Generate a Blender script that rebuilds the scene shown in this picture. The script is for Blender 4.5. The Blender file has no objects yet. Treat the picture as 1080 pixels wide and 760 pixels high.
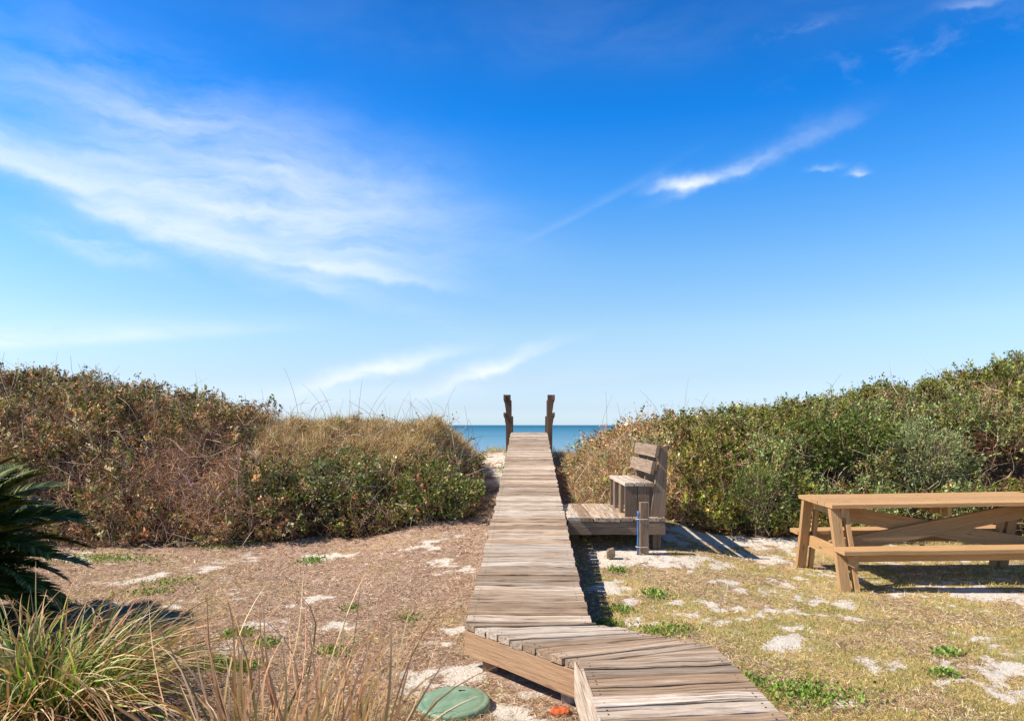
import bpy, math, random
import numpy as np
from mathutils import Vector, Matrix, Euler
random.seed(7); rng = np.random.default_rng(11)
S = bpy.context.scene
COL = S.collection

# ---------------------------------------------------------------- camera
F = 720.0; CX = 540.0; HY = 448.0          # focal length / horizon of the photograph (1080 px wide)
cam = bpy.data.objects.new('camera', bpy.data.cameras.new('camera')); COL.objects.link(cam)
cam.location = (0, 0, 0); cam.rotation_euler = (math.radians(90), 0, 0)
cam.data.sensor_width = 36; cam.data.lens = 24; cam.data.shift_y = 0.063
cam.data.clip_start = 0.05; cam.data.clip_end = 60000
S.camera = cam

# ---------------------------------------------------------------- light
SUNV = Vector((-0.92, -0.10, 1.0)).normalized()
EL = math.asin(SUNV.z); AZ = math.atan2(SUNV.x, SUNV.y)
sun = bpy.data.objects.new('sun', bpy.data.lights.new('sun', 'SUN')); COL.objects.link(sun)
sun.data.energy = 5.0; sun.data.angle = math.radians(0.5); sun.data.color = (1.0, 0.90, 0.76)
sun.rotation_euler = SUNV.to_track_quat('Z', 'Y').to_euler(); sun.location = (-20, -2, 22)
S.view_settings.view_transform = 'Standard'; S.view_settings.look = 'None'
S.view_settings.gamma = 1; S.view_settings.use_curve_mapping = False
S.view_settings.exposure = 0.65

W = bpy.data.worlds.new('World'); S.world = W; W.use_nodes = True

class NT:
    def __init__(s, tree): s.t = tree; s.n = tree.nodes; s.l = tree.links
    def node(s, typ, **kw):
        n = s.n.new(typ)
        for k, v in kw.items(): setattr(n, k, v)
        return n
    def link(s, a, b): s.l.new(a, b)
    def put(s, sock, v):
        if isinstance(v, bpy.types.NodeSocket): s.l.new(v, sock)
        elif v is not None:
            if sock.type == 'RGBA' and len(v) == 3: v = (*v, 1)
            sock.default_value = v
    def math(s, op, a, b=None, c=None, clamp=False):
        n = s.node('ShaderNodeMath', operation=op, use_clamp=clamp)
        s.put(n.inputs[0], a)
        if b is not None: s.put(n.inputs[1], b)
        if c is not None: s.put(n.inputs[2], c)
        return n.outputs[0]
    def noise(s, vec, scale, detail=4, rough=.55, dist=0.0):
        n = s.node('ShaderNodeTexNoise'); s.put(n.inputs['Vector'], vec)
        n.inputs['Scale'].default_value = scale; n.inputs['Detail'].default_value = detail
        n.inputs['Roughness'].default_value = rough; n.inputs['Distortion'].default_value = dist
        return n.outputs['Fac']
    def mul(s, vec, xyz):
        n = s.node('ShaderNodeVectorMath', operation='MULTIPLY'); s.put(n.inputs[0], vec); n.inputs[1].default_value = xyz
        return n.outputs[0]
    def ramp(s, f, pts, interp='LINEAR'):
        n = s.node('ShaderNodeValToRGB'); s.put(n.inputs[0], f); cr = n.color_ramp; cr.interpolation = interp
        while len(cr.elements) < len(pts): cr.elements.new(0.5)
        for e, (p, c) in zip(cr.elements, pts):
            e.position = p; e.color = (*c, 1) if len(c) == 3 else c
        return n.outputs[0]
    def rng(s, f, a, b, c=0., d=1., smooth=False):
        n = s.node('ShaderNodeMapRange'); n.clamp = True
        if smooth: n.interpolation_type = 'SMOOTHSTEP'
        s.put(n.inputs[0], f)
        for i, v in enumerate((a, b, c, d)): s.put(n.inputs[i+1], v)
        return n.outputs[0]
    def mix(s, f, a, b, mode='MIX'):
        n = s.node('ShaderNodeMix', data_type='RGBA', blend_type=mode)
        s.put(n.inputs[0], f); s.put(n.inputs[6], a); s.put(n.inputs[7], b)
        return n.outputs[2]
    def bump(s, h, strength, dist):
        n = s.node('ShaderNodeBump'); s.put(n.inputs['Height'], h)
        n.inputs['Strength'].default_value = strength; n.inputs['Distance'].default_value = dist
        return n.outputs[0]
    def attr(s, name): return s.node('ShaderNodeAttribute', attribute_name=name)

# ---- sky: Nishita tinted deeper blue, thin cirrus
def build_sky():
    T = NT(W.node_tree); T.n.clear()
    out = T.node('ShaderNodeOutputWorld'); bg = T.node('ShaderNodeBackground')
    T.link(bg.outputs[0], out.inputs[0])
    sky = T.node('ShaderNodeTexSky', sky_type='NISHITA'); sky.sun_disc = False
    sky.sun_elevation = EL; sky.sun_rotation = AZ
    sky.air_density = 1.0; sky.dust_density = 0.6; sky.ozone_density = 2.2
    tc = T.node('ShaderNodeTexCoord'); sep = T.node('ShaderNodeSeparateXYZ')
    nrm = T.node('ShaderNodeVectorMath', operation='NORMALIZE'); T.link(tc.outputs['Generated'], nrm.inputs[0])
    T.link(nrm.outputs[0], sep.inputs[0]); x, y, z = sep.outputs
    az = T.math('ARCTAN2', x, y); el = T.math('ARCSINE', z)
    # elevation tint: richer blue off the horizon, overhead dimmed to cut ambient fill
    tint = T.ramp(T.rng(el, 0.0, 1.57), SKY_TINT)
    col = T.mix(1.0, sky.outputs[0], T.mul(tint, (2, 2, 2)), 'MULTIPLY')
    pos = T.node('ShaderNodeCombineXYZ'); T.link(az, pos.inputs[0]); T.link(el, pos.inputs[1])
    P = pos.outputs[0]
    # noise distorted position for ragged edges
    wn = T.node('ShaderNodeTexNoise'); T.link(P, wn.inputs['Vector']); wn.inputs['Scale'].default_value = 9; wn.inputs['Detail'].default_value = 6; wn.inputs['Roughness'].default_value = .6
    sub = T.node('ShaderNodeVectorMath', operation='SUBTRACT'); T.link(wn.outputs['Color'], sub.inputs[0]); sub.inputs[1].default_value = (.5, .5, .5)
    sc = T.node('ShaderNodeVectorMath', operation='SCALE'); T.link(sub.outputs[0], sc.inputs[0]); sc.inputs['Scale'].default_value = 0.05
    add = T.node('ShaderNodeVectorMath', operation='ADD'); T.link(P, add.inputs[0]); T.link(sc.outputs[0], add.inputs[1])
    PD = add.outputs[0]
    total = None
    for (px, py, rx, ry, rot, st, sx, sy, lo, hi, sharp) in CLOUDS:
        a = math.atan((px-CX)/F); e = math.atan((HY-py)/F*math.cos(a))
        m = T.node('ShaderNodeMapping', vector_type='TEXTURE'); T.link(PD if sharp else P, m.inputs[0])
        m.inputs['Location'].default_value = (a, e, 0); m.inputs['Rotation'].default_value = (0, 0, math.radians(rot))
        m.inputs['Scale'].default_value = (rx/F, ry/F, 1)
        q = m.outputs[0]
        s2 = T.node('ShaderNodeSeparateXYZ'); T.link(q, s2.inputs[0])
        # upper side soft, lower side crisper
        yy = T.math('MULTIPLY', s2.outputs[1], T.math('ADD', 1.0, T.math('MULTIPLY', T.math('LESS_THAN', s2.outputs[1], 0.0), 1.2)))
        r2 = T.math('ADD', T.math('MULTIPLY', s2.outputs[0], s2.outputs[0]), T.math('MULTIPLY', yy, yy))
        g = T.math('POWER', 2.718, T.math('MULTIPLY', r2, -1.3))
        m2 = T.node('ShaderNodeMapping'); T.link(PD, m2.inputs[0])
        m2.inputs['Rotation'].default_value = (0, 0, -math.radians(rot)); m2.inputs['Scale'].default_value = (sx, sy, 1); m2.inputs['Location'].default_value = (px*.01, py*.013, 0)
        nz = T.rng(T.noise(m2.outputs[0], 1.0, 5, .62, .3), lo, hi, 0, 1, True)
        c = T.math('MULTIPLY', T.math('MULTIPLY', g, nz), st)
        total = c if total is None else T.math('SUBTRACT', T.math('ADD', total, c), T.math('MULTIPLY', total, T.math('MINIMUM', c, 1.0)))
    total = T.math('MINIMUM', total, .93)
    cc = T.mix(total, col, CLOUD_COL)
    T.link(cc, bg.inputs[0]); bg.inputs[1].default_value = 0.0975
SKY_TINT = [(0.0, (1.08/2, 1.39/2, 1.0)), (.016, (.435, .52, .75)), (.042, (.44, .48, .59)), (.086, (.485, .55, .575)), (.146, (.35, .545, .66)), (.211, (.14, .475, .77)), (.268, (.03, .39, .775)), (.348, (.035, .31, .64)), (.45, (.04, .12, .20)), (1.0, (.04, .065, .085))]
CLOUD_COL = (6.6, 7.0, 7.6)
#          px   py   rx   ry  rot  str  sx  sy   lo  hi  sharp
CLOUDS = [(70, 200, 150, 19, -22, .6, 6, 26, .25, .8, True),
          (190, 246, 190, 30, -16, .85, 5, 22, .15, .8, True),
          (350, 280, 110, 15, -8, .75, 6, 26, .15, .7, True),
          (20, 172, 100, 14, -12, .6, 6, 26, .2, .75, True),
          (105, 262, 60, 20, -14, .55, 8, 22, .25, .75, True),
          (260, 225, 210, 58, -10, .85, 5, 24, .1, .85, True),
          (240, 165, 210, 55, -12, .48, 6, 26, .25, .8, True),
          (390, 215, 130, 60, -10, .35, 4, 11, .2, .85, True),
          (200, 120, 260, 50, -8, .13, 5, 14, .3, .85, True),
          (395, 392, 85, 13, 12, .85, 6, 24, .15, .65, True),
          (515, 392, 70, 11, 20, .75, 6, 24, .15, .65, True),
          (430, 415, 260, 24, 6, .35, 3, 14, .2, .8, False),
          (60, 358, 150, 14, 7, .8, 4, 20, .1, .7, False),
          (722, 196, 30, 9, 2, .85, 14, 26, .1, .6, True),
          (765, 184, 50, 9, 18, .5, 12, 26, .2, .65, True),
          (830, 160, 70, 14, 16, .22, 9, 22, .3, .7, True),
          (620, 222, 90, 6, 24, .09, 5, 20, .15, .7, False),
          (905, 180, 10, 4, 0, .45, 6, 12, .0, .4, True),
          (870, 177, 13, 4, 0, .22, 6, 12, .0, .4, True),
          (840, 35, 50, 9, 4, .16, 14, 30, .4, .7, True),
          (960, 62, 90, 22, 2, .14, 16, 30, .45, .75, True),
          (1030, 6, 25, 5, -6, .25, 10, 24, .2, .65, True),
          (800, 20, 700, 60, 0, .07, 3, 8, .3, .8, False)]
build_sky()

# ---------------------------------------------------------------- helpers
def smooth(a, b, x):
    t = np.clip((x-a)/(b-a), 0, 1); return t*t*(3-2*t)
def vnoise(x, y, z=0.0, seed=0):
    x, y, z = np.broadcast_arrays(np.asarray(x, float), np.asarray(y, float), np.asarray(z, float))
    xi, yi, zi = np.floor(x).astype(np.int64), np.floor(y).astype(np.int64), np.floor(z).astype(np.int64)
    fx, fy, fz = x-xi, y-yi, z-zi
    fx = fx*fx*(3-2*fx); fy = fy*fy*(3-2*fy); fz = fz*fz*(3-2*fz)
    def h(i, j, k):
        n = (i*374761393 + j*668265263 + k*2147483647 + seed*1274126177) & 0xffffffff
        n = ((n ^ (n >> 13))*1274126177) & 0xffffffff
        return ((n ^ (n >> 16)) & 0xffff)/65535.0
    r = 0
    for dz in (0, 1):
        wz = fz if dz else 1-fz
        for dy in (0, 1):
            wy = fy if dy else 1-fy
            for dx in (0, 1):
                wx = fx if dx else 1-fx
                r = r + h(xi+dx, yi+dy, zi+dz)*wx*wy*wz
    return r
def fbm(x, y, z=0.0, seed=0, o=4):
    r = 0; a = .5; t = 0
    for i in range(o):
        r = r + a*vnoise(np.asarray(x)*2**i, np.asarray(y)*2**i, np.asarray(z)*2**i, seed+i*17); t += a; a *= .5
    return r/t

def link(o, parent=None):
    COL.objects.link(o)
    if parent: o.parent = parent
    return o
def tag(o, label=None, cat=None, group=None, kind=None):
    if label: o['label'] = label
    if cat: o['category'] = cat
    if group: o['group'] = group
    if kind: o['kind'] = kind
    return o
def empty(name, loc, rot=(0, 0, 0)):
    o = bpy.data.objects.new(name, None); o.empty_display_size = .1; o.location = loc; o.rotation_euler = rot
    return link(o)
def copy_tree(o, parent=None):
    c = o.copy(); COL.objects.link(c)
    if parent: c.parent = parent
    for ch in list(o.children): copy_tree(ch, c)
    return c
def np_mesh(name, V, faces_list, attrs, mat, parent=None, smooth_shade=False):
    """V (n,3); faces_list = list of int arrays (m,k); attrs dict name->(n,3|4)"""
    me = bpy.data.meshes.new(name); V = np.asarray(V, np.float32)
    me.vertices.add(len(V)); me.vertices.foreach_set('co', V.ravel())
    idx = np.concatenate([f.ravel() for f in faces_list]).astype(np.int32)
    st = []; off = 0
    for f in faces_list:
        m, k = f.shape; st.append(off+np.arange(m)*k); off += m*k
    st = np.concatenate(st).astype(np.int32)
    me.loops.add(len(idx)); me.loops.foreach_set('vertex_index', idx)
    me.polygons.add(len(st)); me.polygons.foreach_set('loop_start', st)
    me.polygons.foreach_set('use_smooth', np.full(len(st), bool(smooth_shade)))
    me.update(calc_edges=True)
    for k, a in attrs.items():
        a = np.asarray(a, np.float32)
        if a.shape[1] == 3: a = np.concatenate([a, np.ones((len(a), 1), np.float32)], 1)
        at = me.attributes.new(k, 'FLOAT_COLOR', 'POINT'); at.data.foreach_set('color', a.ravel())
    me.materials.append(mat)
    return link(bpy.data.objects.new(name, me), parent)

# ---------------------------------------------------------------- materials
def new_mat(name):
    m = bpy.data.materials.new(name); m.use_nodes = True
    T = NT(m.node_tree); b = T.n['Principled BSDF']; return m, T, b
def wood_mat(name, brown, grey, dark, crack=1.0, rough=.8, knots=.5, greyness=.0, contrast=1.0):
    m, T, b = new_mat(name)
    w = T.attr('wuv').outputs['Color']; t = T.attr('tint')
    sep = T.node('ShaderNodeSeparateColor'); T.link(t.outputs['Color'], sep.inputs[0])
    g1 = T.rng(T.noise(T.mul(w, (7, 150, 150)), 1.0, 3, .7, .5), .3, .7)
    g2 = T.noise(T.mul(w, (1.6, 22, 22)), 1.0, 7, .75, 1.0)
    g3 = T.noise(T.mul(w, (5, 9, 9)), 1.0, 4, .6)
    g4 = T.rng(T.noise(T.mul(w, (2.2, 60, 60)), 1.0, 5, .7, .8), .34, .66)
    f = T.math('ADD', T.math('MULTIPLY', g2, 1.5), T.math('SUBTRACT', sep.outputs[1], .78+(-greyness)))
    base = T.mix(T.rng(f, .25, .70), brown, grey)
    base = T.mix(T.math('MULTIPLY', g4, .55*contrast), base, T.mix(1, base, (.60, .50, .42), 'MULTIPLY'))
    base = T.mix(T.math('MULTIPLY', g1, .5*contrast), base, T.mix(1, base, (.55, .47, .42), 'MULTIPLY'))
    base = T.mix(T.rng(T.math('ADD', g3, sep.outputs[2]), .80, 1.25, 0, .75), base, dark)
    v = T.node('ShaderNodeTexVoronoi'); T.link(T.mul(w, (2.2, 9, 9)), v.inputs['Vector']); v.inputs['Scale'].default_value = 1
    base = T.mix(T.rng(v.outputs['Distance'], .06, .13, knots, 0), base, dark)
    cr = T.rng(T.noise(T.mul(w, (1.8, 70, 70)), 1.0, 4, .6, .4), .58, .65, 0, 1)
    base = T.mix(T.math('MULTIPLY', cr, .75*crack), base, dark)
    br = T.node('ShaderNodeVectorMath', operation='SCALE'); T.link(base, br.inputs[0]); T.link(T.math('MULTIPLY', sep.outputs[0], 1.0), br.inputs['Scale'])
    T.link(br.outputs[0], b.inputs['Base Color']); b.inputs['Roughness'].default_value = rough
    b.inputs['Specular IOR Level'].default_value = .25
    h = T.math('SUBTRACT', g1, T.math('MULTIPLY', cr, 1.2*crack))
    T.link(T.bump(h, .6, .004), b.inputs['Normal'])
    return m
M_deck = wood_mat('weathered_deck_wood', (.42, .305, .205), (.78, .72, .64), (.07, .048, .034), 1.2, .85, .6, .22, 1.3)
M_skirt = wood_mat('tan_skirt_wood', (.47, .31, .19), (.55, .44, .33), (.24, .13, .07), .6, .8, .9, -.1)
M_bench = wood_mat('brown_grey_bench_wood', (.27, .195, .135), (.42, .36, .30), (.08, .055, .04), .8, .85, .5, .05)
M_table = wood_mat('new_pine_wood', (.56, .35, .17), (.62, .465, .29), (.24, .12, .05), .4, .7, 1.0, -.12, .8)
M_rail = wood_mat('dark_weathered_post_wood', (.20, .13, .085), (.30, .23, .175), (.06, .04, .03), .8, .9, .4, .0)

def foliage_mat(name, trans=.25, rough=.5, spec=.35):
    m, T, b = new_mat(name)
    c = T.attr('col').outputs['Color']
    T.link(c, b.inputs['Base Color']); b.inputs['Roughness'].default_value = rough; b.inputs['Specular IOR Level'].default_value = spec
    if trans:
        tr = T.node('ShaderNodeBsdfTranslucent'); T.link(T.mix(1, c, (1.5, 1.5, .8), 'MULTIPLY'), tr.inputs[0])
        mx = T.node('ShaderNodeMixShader'); mx.inputs[0].default_value = trans*.6
        T.link(b.outputs[0], mx.inputs[1]); T.link(tr.outputs[0], mx.inputs[2])
        T.link(mx.outputs[0], T.n['Material Output'].inputs[0])
    return m
M_leaf = foliage_mat('leaf', .30, .5, .22)
M_twig = foliage_mat('twig', 0, .8, .2)
M_blade = foliage_mat('grass_blade', .3, .55, .3)
M_palm = foliage_mat('palm_frond', .2, .5, .16)

def simple_mat(name, col, rough=.6, spec=.3, var=.25, scale=12, metal=0):
    m, T, b = new_mat(name)
    o = T.node('ShaderNodeTexCoord').outputs['Object']
    n = T.noise(o, scale, 6, .65)
    c2 = tuple(min(1, c*(1+var)+.02) for c in col); c1 = tuple(c*(1-var) for c in col)
    T.link(T.mix(T.rng(n, .3, .7), c1, c2), b.inputs['Base Color'])
    b.inputs['Roughness'].default_value = rough; b.inputs['Specular IOR Level'].default_value = spec; b.inputs['Metallic'].default_value = metal
    T.link(T.bump(n, .3, .004), b.inputs['Normal'])
    return m

# ---------------------------------------------------------------- boards
class Boards:
    """collects wooden boards of one part into one mesh"""
    def __init__(s): s.V = []; s.F4 = []; s.F6 = []; s.U = []; s.T = []; s.n = 0
    def quad(s, a0, b0, a1, b1, th, up=(0, 0, 1), n=5, warp=.0015, ch=.004, tint=None):
        """board whose top face has end edges a0-b0 and a1-b1, thickness th downwards"""
        a0, b0, a1, b1 = (np.array(p, float) for p in (a0, b0, a1, b1)); up = np.array(up, float); up /= np.linalg.norm(up)
        off = rng.uniform(0, 50, 3)
        if tint is None: tint = (rng.normal(1, .12), rng.uniform(.02, .42), rng.uniform(0, .4)**1.2)
        L = np.linalg.norm(a1-a0); base = s.n; w1 = rng.normal(0, warp, (n+1, 3))
        for i in range(n+1):
            t = i/n; a = a0+(a1-a0)*t; b = b0+(b1-b0)*t; w = b-a; W_ = np.linalg.norm(w); w = w/max(W_, 1e-6)
            a = a+up*w1[i, 0]+w*w1[i, 2]; b = b+up*w1[i, 1]+w*w1[i, 2]
            e = min(ch, W_*.2)
            pts = [a+w*e, b-w*e, b-up*e, b-up*th, a-up*th, a-up*e]
            cs = [(e, 0), (W_-e, 0), (W_, -e), (W_, -th), (0, -th), (0, -e)]
            for p, c in zip(pts, cs):
                s.V.append(p); s.U.append((t*L+off[0], c[0]+off[1], c[1]+off[2])); s.T.append(tint)
        for i in range(n):
            for k in range(6):
                k2 = (k+1) % 6; o = base+i*6
                s.F4.append((o+k, o+6+k, o+6+k2, o+k2))
        s.F6.append([base+k for k in range(6)]); s.F6.append([base+n*6+5-k for k in range(6)])
        s.n += (n+1)*6
        return s
    def nail(s, p, r=.0042, h=.0014):
        k = 6; base = s.n
        for zz in (0, h):
            for j in range(k):
                a = j*math.pi/3; s.V.append(np.array(p)+np.array([r*math.cos(a), r*math.sin(a), zz-.0006])); s.U.append((0, 0, 0)); s.T.append((.16, 0, 0))
        for j in range(k): s.F4.append((base+j, base+(j+1) % k, base+k+(j+1) % k, base+k+j))
        s.F6.append([base+k+j for j in range(k)]); s.n += 2*k
    def bar(s, p0, p1, width, th, up=(0, 0, 1), n=4, warp=.001, ch=.003, tint=None):
        """board centred on the line p0-p1; width across, th along up"""
        p0 = np.array(p0, float); p1 = np.array(p1, float); up = np.array(up, float)
        d = p1-p0; d /= np.linalg.norm(d); up = up-d*up.dot(d); up /= np.linalg.norm(up)
        sd = np.cross(d, up)
        o = up*th/2
        return s.quad(p0-sd*width/2+o, p0+sd*width/2+o, p1-sd*width/2+o, p1+sd*width/2+o, th, up, n, warp, ch, tint)
    def build(s, name, mat, parent=None):
        o = np_mesh(name, np.array(s.V), [np.array(s.F4), np.array(s.F6)], {'wuv': np.array(s.U), 'tint': np.array(s.T)}, mat, parent)
        return o
def B(): return Boards()

# ---------------------------------------------------------------- terrain functions
def deckz(Y): return np.interp(Y, [0, 4.2, 5.5, 7.2, 8.8, 10.4, 12.5, 14.6], [-1.2, -1.2, -1.14, -.975, -.82, -.645, -.40, -.165])
def axisx(Y): return .096+.0259*(Y-4.2)
def base(X, Y):
    a = np.interp(Y, [0, 4.5, 5.5, 7.2, 8.5, 11, 13, 15, 16.5, 20, 32, 60, 100], [-1.46, -1.46, -1.43, -1.33, -1.17, -.88, -.70, -.60, -.74, -1.6, -3.6, -5.2, -7])
    b = np.interp(Y, [0, 7.6, 9, 12, 15, 18, 24, 32, 60, 100], [-1.46, -1.46, -1.32, -.95, -.7, -.9, -2.2, -3.6, -5.2, -7])
    d = np.abs(X-.35); w = smooth(1.3, 2.4, d)
    return a*(1-w)+b*w
def left_ridge(X):   # at Y = 11
    u = CX+F*X/11
    return np.interp(u, [-400, -120, 0, 60, 120, 180, 240, 300, 350, 420, 470, 510], [1.2, 1.05, .89, .83, .74, .54, .33, .30, .25, .22, .20, .12])-.21
def right_ridge(X):  # at Y = 11.5
    u = CX+F*X/11.5
    return np.interp(u, [590, 620, 650, 680, 740, 780, 830, 860, 900, 950, 1000, 1050, 1080, 1250, 1500], [-.25, -.06, .08, .15, .27, .30, .37, .47, .61, .75, .86, .99, 1.10, 1.4, 1.5])-.25
def left_foot(X): return np.interp(X, [-14, -5, -3.3, -2.5, -1.2, -.5], [7.6, 7.9, 7.95, 8.35, 8.25, 8.2])
def right_foot(X): return np.interp(X, [.7, 1.8, 2.2, 4, 6, 12], [8.62, 8.62, 8.45, 8.3, 8.1, 7.9])
def canopy_raw(X, Y):
    """top of the dune scrub above the ground datum; equals base where nothing grows"""
    b = base(X, Y)
    lump = (fbm(X*.9, Y*.9, 0, 3)-.5)*.6+(fbm(X*3, Y*3, 0, 9, 3)-.5)*.34
    # left
    yf = left_foot(X)+(fbm(X*1.3, 5.5, 0, 21, 2)-.5)*.5; yr = 11.0
    t = np.clip((Y-yf)/(yr-yf), 0, 1.0); prof = np.sin(t*np.pi/2)**.62
    R = left_ridge(X)-.10*np.clip(Y-yr, 0, 2)-.35*np.clip(Y-yr-2, 0, 20)
    e = np.sqrt(np.clip((-.54-X-.12*(fbm(Y*1.5, 3.3, 0, 5, 2)-.5))/.6, 0, 1))
    hl = np.maximum(R-b, .12)*prof*e
    hl = np.where(X < -.2, hl, 0)
    # right
    yf = right_foot(X)+(fbm(X*1.3, 9.5, 0, 31, 2)-.5)*.35; yr = 11.5
    t = np.clip((Y-yf)/(yr-yf), 0, 1.0); prof = np.sin(t*np.pi/2)**.62
    R = right_ridge(X)-.10*np.clip(Y-yr, 0, 2)-.35*np.clip(Y-yr-2, 0, 20)
    xb = .69+.07*(Y-8.6)
    e = np.sqrt(np.clip((X-xb)/.85, 0, 1))
    hr = np.maximum(R-b, .12)*prof*e
    hr = np.where(X > .5, hr, 0)
    h = hl+hr
    return b+h+lump*smooth(.15, .6, h)*np.clip(h, 0, 1.0)*.9, h
_gx = np.arange(-14, 14.01, .04); _gy = np.arange(7, 18.01, .04)
_GX, _GY = np.meshgrid(_gx, _gy); _GZ, _GH = canopy_raw(_GX, _GY)
def canopy(X, Y):
    X = np.asarray(X, float); Y = np.asarray(Y, float)
    fx = np.clip((X+14)/.04, 0, len(_gx)-1.001); fy = np.clip((Y-7)/.04, 0, len(_gy)-1.001)
    i = fx.astype(int); j = fy.astype(int); u = fx-i; v = fy-j
    def b(A): return (A[j, i]*(1-u)+A[j, i+1]*u)*(1-v)+(A[j+1, i]*(1-u)+A[j+1, i+1]*u)*v
    h = b(_GH); h = np.where((np.abs(X) > 14) | (Y < 7), 0, h)
    out = (np.abs(X) > 14) | (Y < 7) | (Y > 18)
    return np.where(out, base(X, Y)+h, b(_GZ)), h
def G(px, py, gz=-1.46):
    y = F*-gz/(py-HY); return ((px-CX)/F*y, y)

SANDP = [(455, 712, .24, .11), (438, 708, .2, .06), (490, 612, .2, .10), (466, 604, .16, .06), (460, 681, .12, .06), (340, 632, .16, .07), (350, 663, .16, .05), (345, 588, .30, .14), (330, 590, .12, .12),
         (165, 606, .16, .10), (148, 612, .1, .07), (120, 636, .14, .05), (190, 637, .12, .04), (450, 590, .15, .1), (265, 590, .1, .08), (535, 752, .18, .06), (500, 700, .09, .05), (478, 662, .14, .07), (545, 757, .2, .04), (310, 640, .1, .04), (75, 590, .2, .12), (225, 600, .1, .06),
         (655, 597, .42, .30), (700, 603, .40, .18), (760, 577, .8, .20), (840, 577, .8, .20), (800, 590, .3, .14), (680, 585, .45, .2), (1040, 628, .5, .09), (1075, 632, .4, .08), (1050, 703, .22, .07), (995, 700, .14, .05), (940, 625, .12, .05),
         (832, 615, .16, .08), (830, 648, .2, .06), (765, 645, .14, .05), (735, 640, .12, .06), (820, 677, .11, .04), (905, 655, .14, .05), (770, 622, .15, .09), (885, 740, .1, .05), (1000, 715, .12, .05), (640, 625, .16, .12), (665, 640, .12, .08)]
def cover(X, Y):
    """returns sand, green, duff amounts of the ground surface"""
    n1 = fbm(X*2.2, Y*2.2, 0, 41, 4); n2 = fbm(X*6, Y*6, 0, 47, 3)
    WX = X+(fbm(X*7, Y*7, 0, 81, 4)-.5)*.42; WY = Y+(fbm(X*7, Y*7, 0, 85, 4)-.5)*.5
    s = np.zeros_like(X)
    for px, py, rx, ry in SANDP:
        cx, cy = G(px, py); d = ((WX-cx)/(rx*.95))**2+((WY-cy)/(ry*1.5))**2
        s = np.maximum(s, np.exp(-d*1.3)*1.0)
    right = smooth(.5, .8, X)
    n3 = fbm(X*14, Y*14, 0, 53, 3); s = s*(.15+.9*n2+.9*n3)+right*.40*smooth(.46, .68, n1)*smooth(.38, .6, n2)+right*.34*smooth(.42, .7, n3)+(1-right)*(.35*smooth(.56, .7, n1)+.2*smooth(.5, .72, n3))
    # sandy path strips beside the boardwalk and the far crest
    path = smooth(9.0, 10.5, Y)*(1-smooth(.75, 1.15, np.abs(X-axisx(Y))))
    s = np.maximum(s, path*(1.15*smooth(.36, .56, n1*.5+n3*.5))*(1+.5*smooth(12.5, 15, Y)))
    s = s*(1-smooth(.5, .7, X)*smooth(1.75, 1.6, X)*smooth(7.25, 7.45, Y))  # no pale sand under the platform: ground colour darkened to deepen its shadow
    s = np.where(Y > 16.5, 1.0, s)
    sand = smooth(.12, .75, s)
    g = right*(.35+.65*smooth(.4, .62, n1+.1*np.clip((6.5-Y)/3, -1, 1)))*smooth(9.0, 8.3, Y)+(1-right)*.20*smooth(.55, .66, fbm(X*1.7, Y*1.7, 0, 77, 3))
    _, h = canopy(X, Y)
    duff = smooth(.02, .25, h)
    return sand*(1-duff), g*(1-sand), duff

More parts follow.
